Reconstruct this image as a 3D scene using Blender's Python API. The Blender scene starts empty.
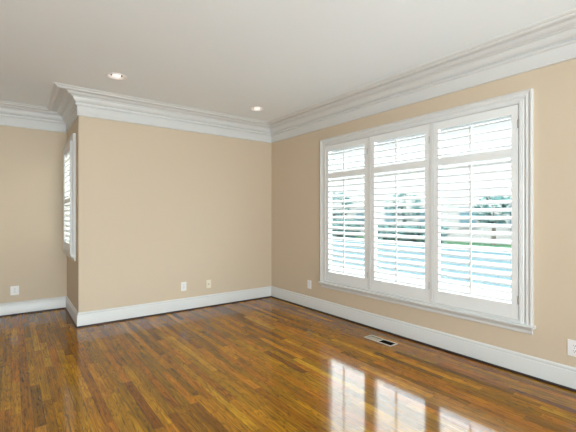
import bpy, bmesh, math, random
from mathutils import Vector, Matrix

random.seed(7)
SC = bpy.context.scene
COL = SC.collection
PI = math.pi

# ------------------------------------------------------------------ camera
cam_d = bpy.data.cameras.new('camera')
cam = bpy.data.objects.new('camera', cam_d)
COL.objects.link(cam)
cam.location = (0.0, 0.0, 1.30)
cam.rotation_euler = (PI / 2, 0.0, -math.radians(36.97))
cam_d.sensor_width = 36.0
cam_d.lens = 368.0 / 576.0 * 36.0
cam_d.clip_start = 0.02
cam_d.clip_end = 300
SC.camera = cam

# ------------------------------------------------------------------ exposure, world
SC.view_settings.view_transform = 'Standard'
SC.view_settings.look = 'None'
SC.view_settings.gamma = 1.0
SC.view_settings.use_curve_mapping = False
SC.view_settings.exposure = 0.40
SC.cycles.max_bounces = 14
SC.cycles.diffuse_bounces = 8
SC.cycles.glossy_bounces = 5
SC.cycles.transparent_max_bounces = 16
SC.cycles.sample_clamp_indirect = 12.0

SKY = 12.0
world = bpy.data.worlds.new('overcast_sky')
SC.world = world
world.use_nodes = True
wn = world.node_tree
wn.nodes.clear()
w_out = wn.nodes.new('ShaderNodeOutputWorld')
w_bg = wn.nodes.new('ShaderNodeBackground')
w_tc = wn.nodes.new('ShaderNodeTexCoord')
w_sep = wn.nodes.new('ShaderNodeSeparateXYZ')
wn.links.new(w_tc.outputs['Generated'], w_sep.inputs[0])
w_max = wn.nodes.new('ShaderNodeMath')
w_max.operation = 'MAXIMUM'
w_max.inputs[1].default_value = 0.0
wn.links.new(w_sep.outputs['Z'], w_max.inputs[0])
w_mad = wn.nodes.new('ShaderNodeMath')          # overcast sky: zenith three times the horizon
w_mad.operation = 'MULTIPLY_ADD'
w_mad.inputs[1].default_value = SKY * 2 / 3
w_mad.inputs[2].default_value = SKY / 3
wn.links.new(w_max.outputs[0], w_mad.inputs[0])
w_bg.inputs['Color'].default_value = (0.86, 0.95, 1.0, 1)
wn.links.new(w_mad.outputs[0], w_bg.inputs['Strength'])
wn.links.new(w_bg.outputs[0], w_out.inputs[0])


def portal(name, loc, rot, sx, sy):
    """Sampling portal in a window opening: guides sky light in, emits nothing."""
    d = bpy.data.lights.new(name, 'AREA')
    d.shape = 'RECTANGLE'
    d.size, d.size_y = sx, sy
    d.cycles.is_portal = True
    o = bpy.data.objects.new(name, d)
    o.location, o.rotation_euler = loc, rot
    COL.objects.link(o)
    return o


# room numbers (metres, camera at x = y = 0)
XR, YB, XS, YF = 3.374, 4.928, 0.633, 6.057      # right wall, back wall, return wall, far wall
XL, YN = -3.6, -3.6                            # left wall, rear wall (behind the camera)
ZC = 2.735                                     # ceiling
FZ = -0.006                                    # finished floor level
TH = 0.16
W1 = dict(u0=1.183, u1=3.724, v0=0.416, v1=2.328)
W2 = dict(u0=5.160, u1=6.025, v0=0.824, v1=2.31)
REAR = [(-1.6, 0.3)]  # added light openings in the unseen rear wall (x ranges)
RZ = (0.2, 2.5)

portal('daylight_portal_right', (XR + 0.35, 2.45, 1.38), (0, PI / 2, 0), 1.9, 2.5)
portal('daylight_portal_return', (XS + 0.35, 5.59, 1.54), (0, PI / 2, 0), 1.4, 0.75)
for a, b in REAR:
    portal('daylight_portal_rear', ((a + b) / 2, YN - 0.25, sum(RZ) / 2), (PI / 2, 0, 0), b - a, RZ[1] - RZ[0])


# added fill: an unseen soft lamp behind the camera, aimed at the ceiling
fl_d = bpy.data.lights.new('added_fill_light', 'AREA')
fl_d.shape = 'RECTANGLE'
fl_d.size, fl_d.size_y = 5.0, 1.4
fl_d.energy = 410
fl_d.color = (0.80, 0.93, 1.0)
fl = bpy.data.objects.new('added_fill_light', fl_d)
fl.location = (-0.6, -3.1, 0.8)
fl.rotation_euler = (math.radians(150), 0, math.radians(4))
COL.objects.link(fl)

# ------------------------------------------------------------------ materials
def new_mat(name):
    m = bpy.data.materials.new(name)
    m.use_nodes = True
    n = m.node_tree.nodes
    return m, n, m.node_tree.links, n['Principled BSDF']


def paint(name, col, rough=0.5, var=0.02, bump=0.0, scale=40.0, metal=0.0, spec=0.5):
    m, n, l, b = new_mat(name)
    tc = n.new('ShaderNodeTexCoord')
    nz = n.new('ShaderNodeTexNoise')
    nz.inputs['Scale'].default_value = scale
    nz.inputs['Detail'].default_value = 4
    l.new(tc.outputs['Object'], nz.inputs['Vector'])
    mx = n.new('ShaderNodeMixRGB')
    mx.inputs[1].default_value = tuple(c * (1 - var) for c in col) + (1,)
    mx.inputs[2].default_value = tuple(min(1, c * (1 + var)) for c in col) + (1,)
    l.new(nz.outputs['Fac'], mx.inputs[0])
    l.new(mx.outputs[0], b.inputs['Base Color'])
    b.inputs['Roughness'].default_value = rough
    b.inputs['Metallic'].default_value = metal
    b.inputs['Specular IOR Level'].default_value = spec
    if bump:
        bp = n.new('ShaderNodeBump')
        bp.inputs['Strength'].default_value = bump
        bp.inputs['Distance'].default_value = 0.002
        l.new(nz.outputs['Fac'], bp.inputs['Height'])
        l.new(bp.outputs[0], b.inputs['Normal'])
    return m


M_WALL = paint('tan_wall_paint', (0.62, 0.515, 0.385), 0.6, 0.025, 0.12, 160, spec=0.3)
M_BOUNCE = paint('warm_bounce_brown', (0.22, 0.12, 0.05), 0.5, 0.15, 0, 12)  # invented brown for the unseen left wall, gives warm bounce light
M_CEIL = paint('ceiling_paint', (0.87, 0.925, 0.96), 0.8, 0.01, 0.08, 120, spec=0.2)
M_TRIM = paint('white_trim_paint', (0.69, 0.695, 0.685), 0.32, 0.008, 0, 30)
M_SHUT = paint('white_shutter_paint', (0.78, 0.79, 0.785), 0.35, 0.008, 0, 30)
M_SHOE = paint('dark_stained_oak', (0.022, 0.009, 0.006), 0.5, 0.2, 0, 25)
M_RING = paint('white_enamel', (0.93, 0.91, 0.90), 0.3, 0.005, 0, 20)
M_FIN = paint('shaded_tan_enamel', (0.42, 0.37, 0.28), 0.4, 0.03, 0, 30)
M_PLATE = paint('white_plastic', (0.84, 0.83, 0.82), 0.35, 0.005, 0, 20)
M_IVORY = paint('ivory_plastic', (0.80, 0.74, 0.60), 0.35, 0.005, 0, 20)
M_DARK = paint('dark_slot', (0.03, 0.03, 0.03), 0.6, 0.05, 0, 20)
M_VENT = paint('tan_register_enamel', (0.60, 0.55, 0.46), 0.35, 0.03, 0, 30)
M_DUCT = paint('duct_black', (0.008, 0.007, 0.006), 0.9, 0.05, 0, 20, spec=0.0)
M_HINGE = paint('hinge_metal', (0.45, 0.44, 0.42), 0.35, 0.03, 0, 60, metal=0.8)
M_BAFFLE = paint('can_baffle', (0.03, 0.03, 0.03), 0.5, 0.05, 0, 40)
M_EXT = paint('exterior_stucco', (0.45, 0.42, 0.38), 0.9, 0.05, 0.2, 30)


def bulb_mat():
    m, n, l, b = new_mat('warm_bulb')
    b.inputs['Base Color'].default_value = (0.9, 0.82, 0.78, 1)
    b.inputs['Roughness'].default_value = 0.3
    b.inputs['Emission Color'].default_value = (1.0, 0.80, 0.72, 1)
    b.inputs['Emission Strength'].default_value = 0.65
    return m


M_BULB = bulb_mat()


def glass_mat():
    m = bpy.data.materials.new('window_glass')
    m.use_nodes = True
    n, l = m.node_tree.nodes, m.node_tree.links
    n.clear()
    out = n.new('ShaderNodeOutputMaterial')
    mix = n.new('ShaderNodeMixShader')
    tr = n.new('ShaderNodeBsdfTransparent')
    tr.inputs[0].default_value = (0.95, 0.97, 0.965, 1)
    gl = n.new('ShaderNodeBsdfGlossy')
    gl.inputs['Roughness'].default_value = 0.01
    lw = n.new('ShaderNodeLayerWeight')
    lw.inputs['Blend'].default_value = 0.5
    pw = n.new('ShaderNodeMath')
    pw.operation = 'POWER'
    pw.inputs[1].default_value = 5.0
    ml = n.new('ShaderNodeMath')
    ml.operation = 'MULTIPLY_ADD'
    ml.inputs[1].default_value = 0.9
    ml.inputs[2].default_value = 0.04
    l.new(lw.outputs['Facing'], pw.inputs[0])
    l.new(pw.outputs[0], ml.inputs[0])
    l.new(ml.outputs[0], mix.inputs[0])
    l.new(tr.outputs[0], mix.inputs[1])
    l.new(gl.outputs[0], mix.inputs[2])
    l.new(mix.outputs[0], out.inputs[0])
    return m


M_GLASS = glass_mat()


def floor_mat():
    """Glossy strip oak: boards run along Y, random tone per board, cathedral grain."""
    m, n, l, b = new_mat('oak_strip_floor')

    def math_(op, a, b_=None, c=None):
        x = n.new('ShaderNodeMath')
        x.operation = op
        for i, v in enumerate((a, b_, c)):
            if v is None:
                continue
            if isinstance(v, (int, float)):
                x.inputs[i].default_value = v
            else:
                l.new(v, x.inputs[i])
        return x.outputs[0]

    def wnoise(v, dim='1D'):
        x = n.new('ShaderNodeTexWhiteNoise')
        x.noise_dimensions = dim
        if dim == '1D':
            l.new(v, x.inputs['W'])
        else:
            l.new(v, x.inputs['Vector'])
        return x

    def combine(x, y, z):
        c = n.new('ShaderNodeCombineXYZ')
        for i, v in enumerate((x, y, z)):
            if isinstance(v, (int, float)):
                c.inputs[i].default_value = v
            else:
                l.new(v, c.inputs[i])
        return c.outputs[0]

    geo = n.new('ShaderNodeNewGeometry')
    sep = n.new('ShaderNodeSeparateXYZ')
    l.new(geo.outputs['Position'], sep.inputs[0])
    X, Y = sep.outputs['X'], sep.outputs['Y']
    BW = 0.0585
    row = math_('FLOOR', math_('DIVIDE', X, BW))
    fx = math_('FRACT', math_('DIVIDE', X, BW))
    r1 = wnoise(row).outputs['Value']
    r2 = wnoise(math_('ADD', row, 71.3)).outputs['Value']
    blen = math_('MULTIPLY_ADD', r2, 0.75, 0.55)
    yy = math_('ADD', math_('DIVIDE', math_('ADD', Y, 50.0), blen), math_('MULTIPLY', r1, 9.0))
    cell = math_('FLOOR', yy)
    fy = math_('FRACT', yy)
    wn_ = wnoise(combine(row, cell, 3.7), '3D')
    tone = wn_.outputs['Value']
    sepc = n.new('ShaderNodeSeparateColor')
    l.new(wn_.outputs['Color'], sepc.inputs[0])
    hue, shift = sepc.outputs[1], sepc.outputs[2]

    # board tone
    ramp = n.new('ShaderNodeValToRGB')
    cr = ramp.color_ramp
    cr.elements[0].position = 0.0
    cr.elements[0].color = (0.145, 0.052, 0.002, 1)
    cr.elements[1].position = 1.0
    cr.elements[1].color = (0.40, 0.180, 0.010, 1)
    for p, c in ((0.15, (0.215, 0.083, 0.002, 1)), (0.5, (0.27, 0.108, 0.003, 1)), (0.85, (0.325, 0.132, 0.004, 1))):
        e = cr.elements.new(p)
        e.color = c
    l.new(tone, ramp.inputs[0])

    # fine straight grain
    g1 = n.new('ShaderNodeTexNoise')
    g1.inputs['Scale'].default_value = 1.0
    g1.inputs['Detail'].default_value = 5
    g1.inputs['Roughness'].default_value = 0.65
    l.new(combine(math_('MULTIPLY', X, 95.0), math_('MULTIPLY_ADD', shift, 40.0, math_('MULTIPLY', Y, 2.2)),
                  math_('MULTIPLY', hue, 30.0)), g1.inputs['Vector'])
    # cathedral grain: bands of a stretched, warped noise
    g2 = n.new('ShaderNodeTexNoise')
    g2.inputs['Scale'].default_value = 1.0
    g2.inputs['Detail'].default_value = 2
    l.new(combine(math_('MULTIPLY', X, 20.0), math_('MULTIPLY_ADD', shift, 60.0, math_('MULTIPLY', Y, 1.7)),
                  math_('MULTIPLY', hue, 50.0)), g2.inputs['Vector'])
    band = math_('FRACT', math_('MULTIPLY', g2.outputs['Fac'], 13.0))
    band = math_('POWER', band, 3.5)
    # blotches
    g3 = n.new('ShaderNodeTexNoise')
    g3.inputs['Scale'].default_value = 1.0
    g3.inputs['Detail'].default_value = 3
    l.new(combine(math_('MULTIPLY', X, 9.0), math_('MULTIPLY', Y, 3.0), 0.0), g3.inputs['Vector'])

    f = math_('MAXIMUM', math_('MULTIPLY_ADD', g1.outputs['Fac'], 2.0, 0.0), 0.3)
    f = math_('MULTIPLY', f, math_('MULTIPLY_ADD', g3.outputs['Fac'], 1.0, 0.5))
    f = math_('MULTIPLY', f, math_('MULTIPLY_ADD', band, -0.75, 1.14))
    # joints between boards
    ex = math_('MINIMUM', fx, math_('SUBTRACT', 1.0, fx))
    ey = math_('MULTIPLY', math_('MINIMUM', fy, math_('SUBTRACT', 1.0, fy)), math_('DIVIDE', blen, BW))
    edge = math_('MINIMUM', ex, ey)
    jr = n.new('ShaderNodeMapRange')
    jr.inputs['From Min'].default_value = 0.008
    jr.inputs['From Max'].default_value = 0.03
    jr.inputs['To Min'].default_value = 0.45
    jr.inputs['To Max'].default_value = 1.0
    l.new(edge, jr.inputs['Value'])
    f = math_('MULTIPLY', f, jr.outputs[0])
    mul = n.new('ShaderNodeVectorMath')
    mul.operation = 'SCALE'
    l.new(ramp.outputs[0], mul.inputs[0])
    l.new(f, mul.inputs['Scale'])
    hs = n.new('ShaderNodeHueSaturation')
    l.new(mul.outputs[0], hs.inputs['Color'])
    l.new(math_('MULTIPLY_ADD', hue, 0.02, 0.49), hs.inputs['Hue'])
    l.new(hs.outputs[0], b.inputs['Base Color'])
    b.inputs['Roughness'].default_value = 0.35
    b.inputs['Specular IOR Level'].default_value = 0.0
    b.inputs['Coat Weight'].default_value = 0.8
    b.inputs['Coat Roughness'].default_value = 0.085
    b.inputs['Coat IOR'].default_value = 1.6
    # polyurethane surface: faint board-wise waviness and grain
    bp = n.new('ShaderNodeBump')
    bp.inputs['Strength'].default_value = 0.03
    bp.inputs['Distance'].default_value = 0.001
    hgt = math_('ADD', math_('MULTIPLY', g1.outputs['Fac'], 0.25), math_('MULTIPLY', jr.outputs[0], 0.5))
    hgt = math_('ADD', hgt, math_('MULTIPLY', tone, 0.15))
    l.new(hgt, bp.inputs['Height'])
    l.new(bp.outputs[0], b.inputs['Coat Normal'])
    l.new(bp.outputs[0], b.inputs['Normal'])
    return m


M_FLOOR = floor_mat()


# ------------------------------------------------------------------ mesh helpers (world coordinates)
def box(bm, x0, x1, y0, y1, z0, z1, bev=0.0):
    r = bmesh.ops.create_cube(bm, size=1.0)
    for v in r['verts']:
        v.co = Vector(((x0 + x1) / 2 + v.co.x * (x1 - x0), (y0 + y1) / 2 + v.co.y * (y1 - y0),
                       (z0 + z1) / 2 + v.co.z * (z1 - z0)))
    if bev > 0:
        es = list({e for v in r['verts'] for e in v.link_edges})
        bmesh.ops.bevel(bm, geom=es, offset=bev, segments=2, affect='EDGES', profile=0.7)


def sweep(bm, prof, stations):
    """prof: open or closed list of (a, b); stations: functions (a, b) -> point; skins the rows."""
    rows = [[bm.verts.new(s(a, b)) for a, b in prof] for s in stations]
    for r0, r1 in zip(rows, rows[1:]):
        for i in range(len(prof) - 1):
            bm.faces.new((r0[i], r0[i + 1], r1[i + 1], r1[i]))
    return rows


def sweep_closed(bm, prof, stations, caps=True):
    rows = [[bm.verts.new(s(a, b)) for a, b in prof] for s in stations]
    k = len(prof)
    for r0, r1 in zip(rows, rows[1:]):
        for i in range(k):
            j = (i + 1) % k
            bm.faces.new((r0[i], r0[j], r1[j], r1[i]))
    if caps:
        bm.faces.new(rows[0])
        bm.faces.new(list(reversed(rows[-1])))


def tube(bm, p0, p1, r0, r1=None, seg=12, caps=True):
    r1 = r0 if r1 is None else r1
    p0, p1 = Vector(p0), Vector(p1)
    d = (p1 - p0).normalized()
    a = d.orthogonal().normalized()
    b = d.cross(a)
    A = [bm.verts.new(p0 + (a * math.cos(t) + b * math.sin(t)) * r0) for t in [2 * PI * i / seg for i in range(seg)]]
    B = [bm.verts.new(p1 + (a * math.cos(t) + b * math.sin(t)) * r1) for t in [2 * PI * i / seg for i in range(seg)]]
    for i in range(seg):
        j = (i + 1) % seg
        bm.faces.new((A[i], A[j], B[j], B[i]))
    if caps:
        bm.faces.new(list(reversed(A)))
        bm.faces.new(B)


def lathe(bm, prof, c, seg=32, closed_end=False):
    rows = []
    for r, z in prof:
        if r < 1e-6:
            rows.append([bm.verts.new((c[0], c[1], c[2] + z))])
        else:
            rows.append([bm.verts.new((c[0] + r * math.cos(2 * PI * i / seg), c[1] + r * math.sin(2 * PI * i / seg),
                                       c[2] + z)) for i in range(seg)])
    for a, b in zip(rows, rows[1:]):
        for i in range(seg):
            j = (i + 1) % seg
            if len(a) == 1 and len(b) == 1:
                continue
            if len(a) == 1:
                bm.faces.new((a[0], b[i], b[j]))
            elif len(b) == 1:
                bm.faces.new((a[i], a[j], b[0]))
            else:
                bm.faces.new((a[i], a[j], b[j], b[i]))


def origin_of(o):
    p = Vector((0, 0, 0))
    while o is not None:
        p = p + Vector(o.location)
        o = o.parent
    return p


def obj(name, bm, mat, parent=None, smooth=False):
    bmesh.ops.recalc_face_normals(bm, faces=bm.faces)
    if parent is not None:
        base = origin_of(parent)
    else:
        xs = [v.co for v in bm.verts]
        base = Vector(((min(v.x for v in xs) + max(v.x for v in xs)) / 2,
                       (min(v.y for v in xs) + max(v.y for v in xs)) / 2, min(v.z for v in xs)))
    for v in bm.verts:
        v.co -= base
    me = bpy.data.meshes.new(name)
    bm.to_mesh(me)
    bm.free()
    me.materials.append(mat)
    if smooth:
        for p in me.polygons:
            p.use_smooth = True
        me.set_sharp_from_angle(angle=math.radians(40))
    o = bpy.data.objects.new(name, me)
    COL.objects.link(o)
    if parent is not None:
        o.parent = parent
    else:
        o.location = base
    return o


def tag(o, label, cat, group=None, kind=None):
    o['label'] = label
    o['category'] = cat
    if group:
        o['group'] = group
    if kind:
        o['kind'] = kind
    return o


def thing(name, loc, label, cat, group=None, kind=None):
    o = bpy.data.objects.new(name, None)
    o.empty_display_size = 0.05
    COL.objects.link(o)
    o.location = loc
    return tag(o, label, cat, group, kind)


def slab_with_holes(bm, xs, ys, keep, z, flip=False, holes=()):
    """Flat grid at height z; keep(i, j) tells which cells stay; holes: {(i, j): radius} round openings."""
    V = {}

    def vert(x, y):
        k = (round(x, 5), round(y, 5))
        if k not in V:
            V[k] = bm.verts.new((x, y, z))
        return V[k]

    holes = dict(holes)
    for i in range(len(xs) - 1):
        for j in range(len(ys) - 1):
            if not keep(i, j):
                continue
            if (i, j) in holes:
                r = holes[(i, j)]
                cx, cy = (xs[i] + xs[i + 1]) / 2, (ys[j] + ys[j + 1]) / 2
                hx, hy = (xs[i + 1] - xs[i]) / 2, (ys[j + 1] - ys[j]) / 2
                N = 32
                inn, out = [], []
                for k in range(N):
                    t = 2 * PI * k / N
                    c, s = math.cos(t), math.sin(t)
                    q = max(abs(c), abs(s))
                    inn.append(bm.verts.new((cx + r * c, cy + r * s, z)))
                    out.append(vert(cx + hx * c / q, cy + hy * s / q))
                for k in range(N):
                    m_ = (k + 1) % N
                    bm.faces.new((inn[k], out[k], out[m_], inn[m_]))
            else:
                bm.faces.new((vert(xs[i], ys[j]), vert(xs[i + 1], ys[j]), vert(xs[i + 1], ys[j + 1]),
                              vert(xs[i], ys[j + 1])))


# ------------------------------------------------------------------ floor
VX0, VX1, VY0, VY1 = 3.039, 3.147, 2.328, 2.668       # floor register opening
xs = [XL - TH, XS, VX0, VX1, XR + TH]
ys = [YN - TH, VY0, VY1, YB + 0.02, YF + TH]
bm = bmesh.new()
slab_with_holes(bm, xs, ys, lambda i, j: not (i == 2 and j == 1) and not (i >= 1 and j == 3), FZ)
tag(obj('floor', bm, M_FLOOR), 'glossy brown oak strip floor', 'floor', kind='structure')

# ------------------------------------------------------------------ ceiling with two can openings
LIGHTS = [(0.866, 4.080), (2.631, 4.185)]
CR = 0.075
hs = 0.11
xs = [XL - TH, LIGHTS[0][0] - hs, LIGHTS[0][0] + hs, LIGHTS[1][0] - hs, LIGHTS[1][0] + hs, XR + TH]
xs = sorted(xs + [XS + TH])
ys = sorted([YN - TH, LIGHTS[0][1] - hs, LIGHTS[0][1] + hs, LIGHTS[1][1] - hs + 0.0001, LIGHTS[1][1] + hs, YB + TH, YF + TH])


def cell(v, arr):
    return max(i for i in range(len(arr) - 1) if arr[i] <= v + 1e-9)


# the two openings have different y ranges, so cut each in its own strip of the ceiling
bm = bmesh.new()
xm = 1.8
for (cx, cy), (xa, xb) in zip(LIGHTS, ((XL - TH, xm), (xm, XR + TH))):
    gx = [xa, cx - hs, cx + hs, xb]
    gy = [YN - TH, cy - hs, cy + hs, YB + TH]
    slab_with_holes(bm, gx, gy, lambda i, j: True, ZC, holes={(1, 1): CR})
slab_with_holes(bm, [XL - TH, XS + TH], [YB + TH, YF + TH], lambda i, j: True, ZC)
bmesh.ops.remove_doubles(bm, verts=bm.verts, dist=1e-4)
for f in bm.faces:
    f.normal_update()
tag(obj('ceiling', bm, M_CEIL), 'smooth off-white ceiling', 'ceiling', kind='structure')
# solid roof deck above keeps the sky out of the ceiling void
bm = bmesh.new()
box(bm, XL - TH, XR + TH, YN - TH, YB + TH, ZC + 0.16, ZC + 0.26)
box(bm, XL - TH, XS + TH, YB + TH, YF + TH, ZC + 0.16, ZC + 0.26)
tag(obj('roof_deck', bm, M_EXT), 'flat roof deck above the ceiling', 'roof', kind='structure')

# ------------------------------------------------------------------ walls
ZT = ZC + 0.16


def wall(name, axis, a0, a1, b0, b1, opening_list, label, mat=None):
    """axis 'x': wall lies along y (b) with thickness a0..a1 in x; axis 'y': along x."""
    bm = bmesh.new()

    def bx(p0, p1, z0, z1):
        if p1 - p0 < 1e-4 or z1 - z0 < 1e-4:
            return
        if axis == 'x':
            box(bm, a0, a1, p0, p1, z0, z1)
        else:
            box(bm, p0, p1, a0, a1, z0, z1)
    p = b0
    for (o0, o1, z0, z1) in opening_list:
        bx(p, o0, FZ, ZT)
        bx(o0, o1, FZ, z0)
        bx(o0, o1, z1, ZT)
        p = o1
    bx(p, b1, FZ, ZT)
    return tag(obj(name, bm, mat or M_WALL), label, 'wall', kind='structure')


def opening(W):
    return (W['u0'] + 0.03, W['u1'] - 0.03, W['v0'] - 0.012, W['v1'] - 0.03)


wall('wall_right', 'x', XR, XR + TH, YN, YB + TH, [opening(W1)], 'tan wall with the wide shuttered window')
wall('wall_back', 'y', YB, YB + TH, XS + TH, XR, [], 'tan wall facing the camera')
wall('wall_return', 'x', XS, XS + TH, YB, YF, [opening(W2)], 'narrow tan return wall with the slim shuttered window')
wall('wall_far', 'y', YF, YF + TH, XL, XS + TH, [], 'tan wall at the far left of the room')
wall('wall_left', 'x', XL - TH, XL, YN, YF + TH, [], 'left wall, out of frame, coloured dark brown for warm bounce light', M_BOUNCE)
wall('wall_rear', 'y', YN - TH, YN, XL - TH, XR + TH, [(a, b, RZ[0], RZ[1]) for a, b in REAR], 'tan wall behind the camera')

wall('wall_light_blocker', 'y', -0.42, -0.28, 2.72, XR, [], 'added short tan wall behind the camera, shades the right wall')  # unseen stub added to keep light off the right wall

# ------------------------------------------------------------------ baseboards and crown, mitred
# runs: (name word, start, end, inward normal, mitre sign at start, at end); mitre +1 = inside corner (shortens), -1 = outside
RUNS = [
    ('right', (XR, YN), (XR, YB), (-1, 0), 1, 1),
    ('back', (XR, YB), (XS, YB), (0, -1), 1, -1),
    ('return', (XS, YB), (XS, YF), (-1, 0), -1, 1),
    ('far', (XS, YF), (XL, YF), (0, -1), 1, 1),
    ('left', (XL, YF), (XL, YN), (1, 0), 1, 1),
    ('rear', (XL, YN), (XR, YN), (0, 1), 1, 1),
]
BASE_P = [(0, FZ), (0.016, FZ), (0.016, 0.128), (0.014, 0.133), (0.0105, 0.136), (0.0105, 0.141), (0.012, 0.146),
          (0.011, 0.153), (0.007, 0.158), (0.004, 0.163), (0, 0.165)]
SHOE_P = [(a, z + FZ) for a, z in ((0.016, 0.0), (0.031, 0.0), (0.0305, 0.006), (0.028, 0.011), (0.023, 0.0148), (0.019, 0.016), (0.016, 0.016))]
Q = 0.262
CROWN_P = [(0, 2.478), (0.012, 2.478), (0.018, 2.483), (0.019, 2.492), (0.015, 2.497), (0.015, 2.592), (0.026, 2.594),
           (0.033, 2.599), (0.036, 2.607), (0.034, 2.615), (0.029, 2.620), (0.022, 2.622), (0.022, 2.630), (0.034, 2.632),
           (0.042, 2.638), (0.049, 2.646), (0.055, 2.656), (0.060, 2.668), (0.064, 2.682), (0.080, 2.684), (0.080, 2.692),
           (0.098, 2.693), (0.111, 2.697), (0.121, 2.704), (0.127, 2.713), (0.130, 2.722), (0.190, 2.724), (0.192, 2.708),
           (0.198, 2.703), (0.214, 2.702), (0.228, 2.706), (0.234, 2.713), (0.234, 2.720), (0.248, 2.721), (0.254, 2.725),
           (Q, 2.730), (Q, ZC), (0, ZC)]


def run_obj(name, prof, run, mat, parent=None):
    word, p0, p1, nrm, m0, m1 = run
    d = Vector((p1[0] - p0[0], p1[1] - p0[1])).normalized()

    def st(base, m, sgn):
        return lambda a, z: Vector((base[0] + nrm[0] * a + d.x * a * m * sgn, base[1] + nrm[1] * a + d.y * a * m * sgn, z))
    bm = bmesh.new()
    sweep_closed(bm, prof, [st(p0, m0, 1), st(p1, m1, -1)])
    return obj(name, bm, mat, parent, smooth=True)


for k, run in enumerate(RUNS):
    word = run[0]
    b = run_obj('baseboard_' + word, BASE_P, run, M_TRIM)
    tag(b, 'white baseboard with dark shoe moulding along the %s wall' % word, 'baseboard', kind='structure')
    s = run_obj('shoe_molding', SHOE_P, run, M_SHOE, b)
    s['label'] = 'dark stained shoe moulding'
    c = run_obj('trim_%d' % (k + 1), CROWN_P, run, M_TRIM)
    tag(c, 'white stepped crown moulding along the %s wall' % word, 'crown moulding', kind='structure')

# ------------------------------------------------------------------ shuttered windows (wall faces -x: w is the distance into the room)


def frame_ring(bm, X0, u0, u1, v0, v1, prof):
    """closed mitred picture-frame; prof = closed (inset, w) loop."""
    st = [lambda a, w: Vector((X0 - w, u0 + a, v0 + a)), lambda a, w: Vector((X0 - w, u1 - a, v0 + a)),
          lambda a, w: Vector((X0 - w, u1 - a, v1 - a)), lambda a, w: Vector((X0 - w, u0 + a, v1 - a))]
    rows = [[bm.verts.new(s(a, w)) for a, w in prof] for s in st]
    k = len(prof)
    for q in range(4):
        r0, r1 = rows[q], rows[(q + 1) % 4]
        for i in range(k):
            j = (i + 1) % k
            bm.faces.new((r0[i], r0[j], r1[j], r1[i]))


def casing_three(bm, X0, u0, u1, v0, v1, prof):
    """mitred casing up one side, over the head and down the other; stands on the sill."""
    st = [lambda a, w: Vector((X0 - w, u0 + a, v0)), lambda a, w: Vector((X0 - w, u0 + a, v1 - a)),
          lambda a, w: Vector((X0 - w, u1 - a, v1 - a)), lambda a, w: Vector((X0 - w, u1 - a, v0))]
    sweep_closed(bm, prof, st)


CASING_P = [(0, 0.0), (0, 0.026), (0.003, 0.030), (0.012, 0.031), (0.016, 0.027), (0.022, 0.022), (0.036, 0.020),
            (0.042, 0.023), (0.046, 0.023), (0.049, 0.017), (0.066, 0.014), (0.070, 0.017), (0.076, 0.017),
            (0.078, 0.014), (0.078, 0.0)]


def louver(bm, X0, wc, u0, u1, vc, depth, thick, tilt):
    """one elliptical slat along u, centre (wc, vc); tilt lifts the outer edge."""
    prof = [(math.cos(2 * PI * i / 12) * depth / 2, math.sin(2 * PI * i / 12) * thick / 2) for i in range(12)]
    ct, s_ = math.cos(tilt), math.sin(tilt)
    pr = [(a * ct - b * s_, a * s_ + b * ct) for a, b in prof]
    sweep_closed(bm, pr, [lambda a, b: Vector((X0 - wc - a, u0, vc + b)), lambda a, b: Vector((X0 - wc - a, u1, vc + b))])


def shutter(X0, wf, pu0, pu1, pv0, pv1, stile, rails, counts, label, group, hinge_side, tilt, lower=True):
    """panel front face at w = wf. rails = (bottom rail, mid rail low, mid rail high, top rail) heights."""
    t = thing('plantation_shutter', (X0 - wf, (pu0 + pu1) / 2, pv0), label, 'shutter', group)
    wb = wf - 0.028
    zb, zm0, zm1, zt = rails
    bm = bmesh.new()
    g = 0.0
    box(bm, X0 - wf, X0 - wb, pu0, pu0 + stile, pv0, pv1, 0.003)
    box(bm, X0 - wf, X0 - wb, pu1 - stile, pu1, pv0, pv1, 0.003)
    for z0, z1 in ((pv0, zb), (zm0, zm1), (zt, pv1)):
        box(bm, X0 - wf + 0.001, X0 - wb - 0.001, pu0 + stile - 0.004, pu1 - stile + 0.004, z0, z1, 0.002)
    obj('panel_frame', bm, M_SHUT, t)
    uu0, uu1 = pu0 + stile + 0.002, pu1 - stile - 0.002
    um = (uu0 + uu1) / 2
    wc = wf - 0.014
    for z0, z1, n, word in ((zb, zm0, counts[0], 'lower'), (zm1, zt, counts[1], 'upper')):
        bm = bmesh.new()
        pit = (z1 - z0) / n
        for i in range(n):
            louver(bm, X0, wc, uu0, uu1, z0 + pit * (i + 0.5), min(0.068, pit * 0.98), 0.014, tilt)
        lb = obj('louver_bank', bm, M_SHUT, t, smooth=True)
        lb['label'] = '%s bank of open white louvers' % word
        bm = bmesh.new()
        wr = wc + 0.036
        box(bm, X0 - wr - 0.010, X0 - wr, um - 0.008, um + 0.008, z0 + pit * 0.35, z1 - pit * 0.35, 0.002)
        obj('tilt_rod', bm, M_SHUT, t)
    uh = pu0 if hinge_side < 0 else pu1
    for zh in (pv0 + 0.16, pv1 - 0.16):
        bm = bmesh.new()
        tube(bm, (X0 - wf - 0.003, uh, zh - 0.035), (X0 - wf - 0.003, uh, zh + 0.035), 0.005, seg=10)
        h = obj('hinge', bm, M_HINGE, t, smooth=True)
    return t


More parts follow.
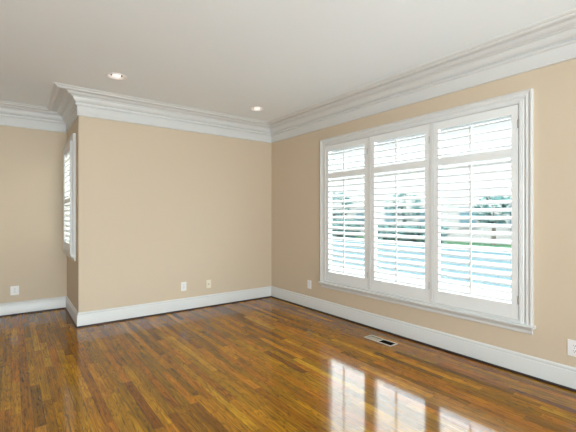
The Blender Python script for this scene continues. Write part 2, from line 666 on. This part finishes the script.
def shuttered_window(name, X0, W, wf, mullions, label):
    """casing + sill + apron on the wall, hanging frame for the shutters, sashes with glass behind."""
    u0, u1, v0, v1 = W['u0'], W['u1'], W['v0'], W['v1']
    w = thing(name, (X0, (u0 + u1) / 2, v0 - 0.08), label, 'window', kind='structure')
    bm = bmesh.new()
    casing_three(bm, X0, u0, u1, v0, v1, CASING_P)
    obj('casing', bm, M_TRIM, w)
    # sill (stool) and apron
    bm = bmesh.new()
    sp = [(0.0, v0), (0.046, v0), (0.052, v0 - 0.005), (0.053, v0 - 0.012), (0.050, v0 - 0.019), (0.042, v0 - 0.023), (0.0, v0 - 0.023)]
    sweep_closed(bm, sp, [lambda a, z: Vector((X0 - a, u0 - 0.018, z)), lambda a, z: Vector((X0 - a, u1 + 0.018, z))])
    obj('sill', bm, M_TRIM, w)
    bm = bmesh.new()
    ap = [(0.0, v0 - 0.023), (0.030, v0 - 0.023), (0.028, v0 - 0.032), (0.020, v0 - 0.042), (0.016, v0 - 0.055),
          (0.016, v0 - 0.066), (0.012, v0 - 0.076), (0.0, v0 - 0.078)]
    sweep_closed(bm, ap, [lambda a, z: Vector((X0 - a, u0 + 0.004, z)), lambda a, z: Vector((X0 - a, u1 - 0.004, z))])
    obj('apron', bm, M_TRIM, w)
    # hanging frame
    i0, i1, j0, j1 = u0 + 0.078, u1 - 0.078, v0, v1 - 0.078
    bm = bmesh.new()
    pr = [(0, -0.045), (0, wf + 0.004), (0.006, wf + 0.006), (0.018, wf + 0.006), (0.020, wf - 0.002), (0.024, wf - 0.004), (0.024, -0.045)]
    frame_ring(bm, X0, i0, i1, j0, j1, pr)
    for m0, m1 in mullions:
        box(bm, X0 - wf - 0.005, X0 + 0.045, m0, m1, j0 + 0.024, j1 - 0.024, 0.002)
    obj('shutter_frame', bm, M_TRIM, w)
    # sashes and glass on the outer side
    cells = []
    p = i0
    for m0, m1 in list(mullions) + [(i1, i1)]:
        cells.append((p, m0))
        p = m1
    return w, cells, (i0, i1, j0, j1)


def sash(w, X0, a, b, z0, z1, zt):
    bm = bmesh.new()
    frame_ring(bm, X0, a, b, z0, z1, [(0, -0.08), (0, -0.046), (0.026, -0.046), (0.03, -0.051), (0.03, -0.08)])
    box(bm, X0 + 0.048, X0 + 0.078, a + 0.028, b - 0.028, zt - 0.025, zt + 0.025)
    s = obj('sash', bm, M_TRIM, w)
    bm = bmesh.new()
    box(bm, X0 + 0.062, X0 + 0.066, a + 0.027, b - 0.027, z0 + 0.027, zt - 0.024)
    box(bm, X0 + 0.062, X0 + 0.066, a + 0.027, b - 0.027, zt + 0.024, z1 - 0.027)
    obj('glass_pane', bm, M_GLASS, s)


# ---- the wide window in the right wall
WF1 = 0.020
LT = -29                                        # louver tilt: room edge down
MUL1 = [(2.056, 2.093), (2.855, 2.893)]
w1, cells, (i0, i1, j0, j1) = shuttered_window('window_1', XR, W1, WF1, MUL1,
                                               'wide white cased window of three shuttered bays in the right wall')
edges = [i0 + 0.024, *[e for m in MUL1 for e in m], i1 - 0.024]
names = ['white louvered shutter panel nearest the camera, right bay of the wide window',
         'white louvered shutter panel in the middle bay of the wide window',
         'white louvered shutter panel in the left bay of the wide window, nearest the room corner']
for k in range(3):
    a, b = edges[2 * k], edges[2 * k + 1]
    sash(w1, XR, a - 0.01, b + 0.01, j0 + 0.01, j1 - 0.01, 1.831)
    shutter(XR, WF1, a + 0.003, b - 0.003, j0 + 0.027, j1 - 0.027, 0.0525, (0.564, 1.795, 1.867, 2.150), (18, 4),
            names[k], 'shutter panels of the wide window', -1 if k == 0 else -1, math.radians(LT))

# ---- the slim window in the return wall
WF2 = 0.046
w2, cells, (i0, i1, j0, j1) = shuttered_window('window_2', XS, W2, WF2, [],
                                               'slim white shuttered window in the narrow return wall on the left')
sash(w2, XS, i0 + 0.014, i1 - 0.014, j0 + 0.01, j1 - 0.01, 1.505)
shutter(XS, WF2, i0 + 0.027, i1 - 0.027, j0 + 0.027, j1 - 0.027, 0.052, (0.95, 1.472, 1.526, 2.125), (8, 9),
        'white louvered shutter panel seen edge-on in the narrow return wall', None, -1, math.radians(LT))

# ---- unseen window added behind the camera to let more sky light in
for k, (a, b) in enumerate(REAR):
    w = thing('window_%d' % (k + 3), ((a + b) / 2, YN, RZ[0]), 'plain white window added behind the camera to light the room', 'window', kind='structure')
    bm = bmesh.new()
    for x0, x1, z0, z1 in ((a - 0.08, a, RZ[0] - 0.08, RZ[1] + 0.08), (b, b + 0.08, RZ[0] - 0.08, RZ[1] + 0.08),
                           (a, b, RZ[0] - 0.08, RZ[0]), (a, b, RZ[1], RZ[1] + 0.08)):
        box(bm, x0, x1, YN, YN + 0.02, z0, z1)
    obj('casing', bm, M_TRIM, w)
    bm = bmesh.new()
    zm = (RZ[0] + RZ[1]) / 2
    for x0, x1, z0, z1 in ((a, a + 0.05, *RZ), (b - 0.05, b, *RZ), (a + 0.05, b - 0.05, RZ[0], RZ[0] + 0.05),
                           (a + 0.05, b - 0.05, RZ[1] - 0.05, RZ[1]), (a + 0.05, b - 0.05, zm - 0.025, zm + 0.025)):
        box(bm, x0, x1, YN - 0.12, YN - 0.08, z0, z1)
    s = obj('sash', bm, M_TRIM, w)
    bm = bmesh.new()
    box(bm, a + 0.048, b - 0.048, YN - 0.102, YN - 0.098, RZ[0] + 0.048, zm - 0.024)
    box(bm, a + 0.048, b - 0.048, YN - 0.102, YN - 0.098, zm + 0.024, RZ[1] - 0.048)
    obj('glass_pane', bm, M_GLASS, s)

# ------------------------------------------------------------------ recessed downlights


def downlight(cx, cy, label, rs):
    t = thing('recessed_light', (cx, cy, ZC), label, 'ceiling light', 'recessed downlights in the ceiling')
    c = (cx, cy, ZC)
    bm = bmesh.new()
    lathe(bm, [(0.094 * rs, 0.0), (0.094 * rs, -0.004), (0.090 * rs, -0.007), (0.080 * rs, -0.007), (0.072, -0.003), (0.066, 0.006), (0.062, 0.016),
               (0.070, 0.017), (0.0705, 0.0)], c, 40)
    obj('trim_ring', bm, M_RING, t, smooth=True)
    bm = bmesh.new()
    lathe(bm, [(0.0715, 0.0), (0.0710, 0.02), (0.068, 0.06), (0.064, 0.10), (0.0, 0.10)], c, 40)
    obj('baffle', bm, M_BAFFLE, t, smooth=True)
    bm = bmesh.new()
    lathe(bm, [(0.0, -0.010), (0.018, -0.009), (0.032, -0.005), (0.041, 0.005), (0.043, 0.020), (0.036, 0.045),
               (0.020, 0.070), (0.016, 0.098), (0.0, 0.098)], c, 32)
    b = obj('bulb', bm, M_BULB, t, smooth=True)
    b['label'] = 'pale warm reflector bulb'
    return t


downlight(*LIGHTS[0], 'recessed ceiling light near the outer wall corner on the left', 1.05)
downlight(*LIGHTS[1], 'recessed ceiling light near the corner by the wide window', 0.95)

# ------------------------------------------------------------------ outlets and wall plates


def plate(kind, loc, face, wdt, hgt, label, group, mat):
    """face: 'y' looks to -y (back/far wall), 'x' looks to -x (right wall). loc = centre on the wall."""
    cx, cy, cz = loc
    t = thing('wall_outlet' if kind == 'duplex' else 'jack_plate', (cx, cy, cz - hgt / 2), label,
              'outlet' if kind == 'duplex' else 'wall plate', group)

    def bx(bm, a0, a1, z0, z1, d0, d1, bev=0.0):
        if face == 'y':
            box(bm, cx + a0, cx + a1, cy - d1, cy - d0, cz + z0, cz + z1, bev)
        else:
            box(bm, cx - d1, cx - d0, cy + a0, cy + a1, cz + z0, cz + z1, bev)

    def disc(bm, a, z, r, d0, d1, seg=16):
        if face == 'y':
            tube(bm, (cx + a, cy - d0, cz + z), (cx + a, cy - d1, cz + z), r, seg=seg)
        else:
            tube(bm, (cx - d0, cy + a, cz + z), (cx - d1, cy + a, cz + z), r, seg=seg)
    bm = bmesh.new()
    bx(bm, -wdt / 2, wdt / 2, -hgt / 2, hgt / 2, 0, 0.007, 0.0025)
    obj('cover_plate', bm, mat, t)
    if kind == 'duplex':
        for s in (-1, 1):
            bm = bmesh.new()
            bx(bm, -0.0165, 0.0165, s * 0.0195 - 0.014, s * 0.0195 + 0.014, 0.006, 0.009, 0.002)
            r = obj('receptacle', bm, mat, t)
            bm = bmesh.new()
            for a, h in ((-0.0065, 0.009), (0.0065, 0.007)):
                bx(bm, a - 0.0013, a + 0.0013, s * 0.0195 + 0.001 - h / 2 + 0.002, s * 0.0195 + 0.003 + h / 2, 0.0085, 0.0094)
            disc(bm, 0, s * 0.0195 - 0.007, 0.0024, 0.0085, 0.0094, 10)
            obj('slots', bm, M_DARK, r)
        bm = bmesh.new()
        disc(bm, 0, 0, 0.0032, 0.006, 0.0085, 12)
        obj('screw', bm, M_HINGE, t)
    else:
        bm = bmesh.new()
        bx(bm, -0.010, 0.010, -0.011, 0.011, 0.006, 0.010, 0.0015)
        j = obj('jack', bm, mat, t)
        bm = bmesh.new()
        bx(bm, -0.006, 0.006, -0.006, 0.005, 0.0095, 0.0105)
        obj('socket_opening', bm, M_DARK, j)
        for s in (-1, 1):
            bm = bmesh.new()
            disc(bm, 0, s * 0.042, 0.003, 0.006, 0.0082, 12)
            obj('screw', bm, mat, t)
    return t


plate('duplex', (0.040, YF, 0.316), 'y', 0.092, 0.118, 'white duplex outlet on the wall at the far left', 'white duplex outlets', M_PLATE)
plate('duplex', (1.905, YB, 0.328), 'y', 0.076, 0.120, 'white duplex outlet on the back wall, left of the ivory plate', 'white duplex outlets', M_PLATE)
plate('jack', (2.275, YB, 0.321), 'y', 0.072, 0.116, 'ivory jack plate on the back wall beside the white outlet', None, M_IVORY)
plate('duplex', (XR, 3.975, 0.333), 'x', 0.078, 0.116, 'white duplex outlet on the right wall between room corner and wide window', 'white duplex outlets', M_PLATE)
plate('duplex', (XR, 0.910, 0.308), 'x', 0.088, 0.122, 'white outlet right of the wide window at the picture edge', 'white duplex outlets', M_PLATE)

# ------------------------------------------------------------------ floor register
t = thing('floor_vent', ((VX0 + VX1) / 2, (VY0 + VY1) / 2, FZ), 'small tan metal floor register beneath the wide window', 'floor vent')
bm = bmesh.new()
fr = 0.007
for x0, x1, y0, y1 in ((VX0 - fr, VX0 + 0.008, VY0 - fr, VY1 + fr), (VX1 - 0.008, VX1 + fr, VY0 - fr, VY1 + fr),
                       (VX0 + 0.008, VX1 - 0.008, VY0 - fr, VY0 + 0.008), (VX0 + 0.008, VX1 - 0.008, VY1 - 0.008, VY1 + fr)):
    box(bm, x0, x1, y0, y1, FZ, FZ + 0.005, 0.0015)
box(bm, VX0 + 0.008, VX1 - 0.008, (VY0 + VY1) / 2 - 0.004, (VY0 + VY1) / 2 + 0.004, FZ, FZ + 0.004)
obj('vent_frame', bm, M_VENT, t)
ym = (VY0 + VY1) / 2
for s, word in ((1, 'closed'), (-1, 'open')):
    bm = bmesh.new()
    n = 13
    for i in range(n):
        yc = ym + s * (0.012 + (i + 0.5) / n * 0.150)
        hw = 0.0072
        tl = math.radians(18 if s > 0 else 76)
        dy, dz = math.cos(tl) * hw, math.sin(tl) * hw
        th = 0.0005
        pr = [(yc - dy, FZ - 0.0055 - dz), (yc + dy, FZ - 0.0055 + dz), (yc + dy, FZ - 0.0055 + dz - 0.001), (yc - dy, FZ - 0.0055 - dz - 0.001)]
        if s < 0:
            pr = [(yc - dy, FZ - 0.009 - dz), (yc + dy, FZ - 0.009 + dz), (yc + dy + 0.001, FZ - 0.009 + dz), (yc - dy + 0.001, FZ - 0.009 - dz)]
        sweep_closed(bm, pr, [lambda a, z: Vector((VX0 + 0.006, a, z)), lambda a, z: Vector((VX1 - 0.006, a, z))])
    o = obj('fin_bank', bm, M_FIN if s > 0 else M_DUCT, t)  # open fins take the duct black: shade of the opening put into colour
    o['label'] = '%s bank of fins' % ('flat pale' if s > 0 else 'open shade-black')
bm = bmesh.new()
e = 0.0
for x0, x1, y0, y1, z0, z1 in ((VX0, VX0 + 0.002, VY0, VY1, FZ - 0.12, FZ - 0.001), (VX1 - 0.002, VX1, VY0, VY1, FZ - 0.12, FZ - 0.001),
                               (VX0, VX1, VY0, VY0 + 0.002, FZ - 0.12, FZ - 0.001), (VX0, VX1, VY1 - 0.002, VY1, FZ - 0.12, FZ - 0.001),
                               (VX0, VX1, VY0, VY1, FZ - 0.122, FZ - 0.12)):
    box(bm, x0, x1, y0, y1, z0, z1)
obj('duct_boot', bm, M_DUCT, t)

# ------------------------------------------------------------------ outside the windows
GZ = -0.45
M_PAVE = paint('pale_concrete', (0.18, 0.177, 0.17), 0.9, 0.06, 0, 6)
M_ROAD = paint('blue_grey_asphalt', (0.042, 0.068, 0.076), 0.9, 0.25, 0, 3, spec=0.1)
M_LAWN = paint('lawn_green', (0.035, 0.075, 0.040), 0.95, 0.3, 0, 8, spec=0.1)
M_LEAF = paint('teal_green_leaf', (0.035, 0.08, 0.075), 0.7, 0.4, 0, 3, spec=0.2)
M_BARK = paint('grey_bark', (0.08, 0.065, 0.05), 0.9, 0.3, 0.3, 20)
M_SIDING = paint('blue_grey_siding', (0.235, 0.225, 0.21), 0.8, 0.1, 0, 5)
M_SASH = paint('pale_window_frame', (0.17, 0.17, 0.17), 0.6, 0.02, 0, 10)
M_ROOF = paint('slate_shingles', (0.07, 0.115, 0.13), 0.9, 0.2, 0.3, 12)

bm = bmesh.new()
box(bm, -40, 60, -40, 70, GZ - 0.2, GZ)
tag(obj('ground', bm, M_PAVE), 'pale concrete ground outside the windows', 'ground', kind='structure')
bm = bmesh.new()
box(bm, 9.5, 18.5, -30, 60, GZ, GZ + 0.012)
tag(obj('road', bm, M_ROAD), 'blue grey road seen through the louvers of the wide window', 'road', kind='structure')
bm = bmesh.new()
box(bm, 19.5, 24.5, -30, 60, GZ, GZ + 0.06)
tag(obj('lawn', bm, M_LAWN), 'green lawn strip beyond the road', 'lawn', kind='structure')


def leaf_cloud(bm, c, rx, ry, rz, n, size):
    for _ in range(n):
        while True:
            p = Vector((random.uniform(-1, 1), random.uniform(-1, 1), random.uniform(-1, 1)))
            if p.length <= 1:
                break
        p = p.normalized() * (p.length ** 0.45)
        q = Vector((c[0] + p.x * rx, c[1] + p.y * ry, c[2] + p.z * rz))
        a = Vector((random.gauss(0, 1), random.gauss(0, 1), random.gauss(0, 1))).normalized()
        b = a.orthogonal().normalized()
        s = size * random.uniform(0.6, 1.3)
        v = [bm.verts.new(q - a * s), bm.verts.new(q + b * s * 0.5), bm.verts.new(q + a * s), bm.verts.new(q - b * s * 0.5)]
        bm.faces.new(v)


def tree(x, y, h, r, n, label):
    t = thing('tree', (x, y, GZ), label, 'tree', 'trees across the road')
    bm = bmesh.new()
    tube(bm, (x, y, GZ), (x + 0.1, y, GZ + h * 0.6), 0.14, 0.07, 10)
    for k in range(4):
        a = k * PI / 2 + 0.4
        tube(bm, (x + 0.07, y, GZ + h * 0.42), (x + math.cos(a) * r * 0.6, y + math.sin(a) * r * 0.6, GZ + h * 0.75), 0.05, 0.02, 8)
    obj('trunk', bm, M_BARK, t, smooth=True)
    bm = bmesh.new()
    leaf_cloud(bm, (x, y, GZ + h * 0.7), r, r, h * 0.3, n, 0.22)
    obj('crown', bm, M_LEAF, t)


for x, y, h, r, n, lab in ((22.6, 23.3, 3.9, 1.5, 320, 'small tree across the road, seen through the left shutter panel'),
                           (22.6, 16.2, 3.4, 1.3, 260, 'small tree across the road, seen through the middle shutter panel'),
                           (22.6, 10.0, 3.0, 1.1, 200, 'low tree across the road, seen through the right shutter panel')):
    tree(x, y, h, r, n, lab)


def hedge(x, y0, y1, h, label):
    bm = bmesh.new()
    y = y0
    while y < y1:
        leaf_cloud(bm, (x, y, GZ + h * 0.5), 0.7, 0.8, h * 0.5, 160, 0.2)
        y += 0.8
    tag(obj('hedge', bm, M_LEAF), label, 'hedge', 'hedges across the road')


hedge(20.6, 12.5, 17.5, 1.3, 'clipped hedge on the lawn, seen through the middle shutter panel')
hedge(20.6, 19.5, 25.5, 1.6, 'tall hedge on the lawn, seen through the left shutter panel')

hx, hy, hw, hd, ht = 30.0, 17.5, 13.5, 5.0, 8.2  # house made wide and tall to screen the bright low sky
t = thing('house', (hx, hy, GZ), 'wide pale grey house across the road, seen through the wide window', 'house')
bm = bmesh.new()
box(bm, hx - hd, hx + hd, hy - hw, hy + hw, GZ, GZ + ht)
obj('house_wall', bm, M_SIDING, t)
bm = bmesh.new()
sweep_closed(bm, [(-hd - 0.4, GZ + ht), (hd + 0.4, GZ + ht), (0, GZ + ht + 1.2)],
             [lambda a, z: Vector((hx + a, hy - hw - 0.3, z)), lambda a, z: Vector((hx + a, hy + hw + 0.3, z))])
obj('house_roof', bm, M_ROOF, t)
for zz in (0.9,):
    for k in range(8):
        yy = -11.2 + k * 3.2
        bm = bmesh.new()
        box(bm, hx - hd - 0.05, hx - hd + 0.05, hy + yy - 0.65, hy + yy + 0.65, GZ + zz, GZ + zz + 1.5)
        f = obj('house_window', bm, M_SASH, t)
        bm = bmesh.new()
        box(bm, hx - hd - 0.07, hx - hd - 0.05, hy + yy - 0.55, hy + yy + 0.55, GZ + zz + 0.1, GZ + zz + 1.4)
        obj('window_pane', bm, M_ROOF, f)
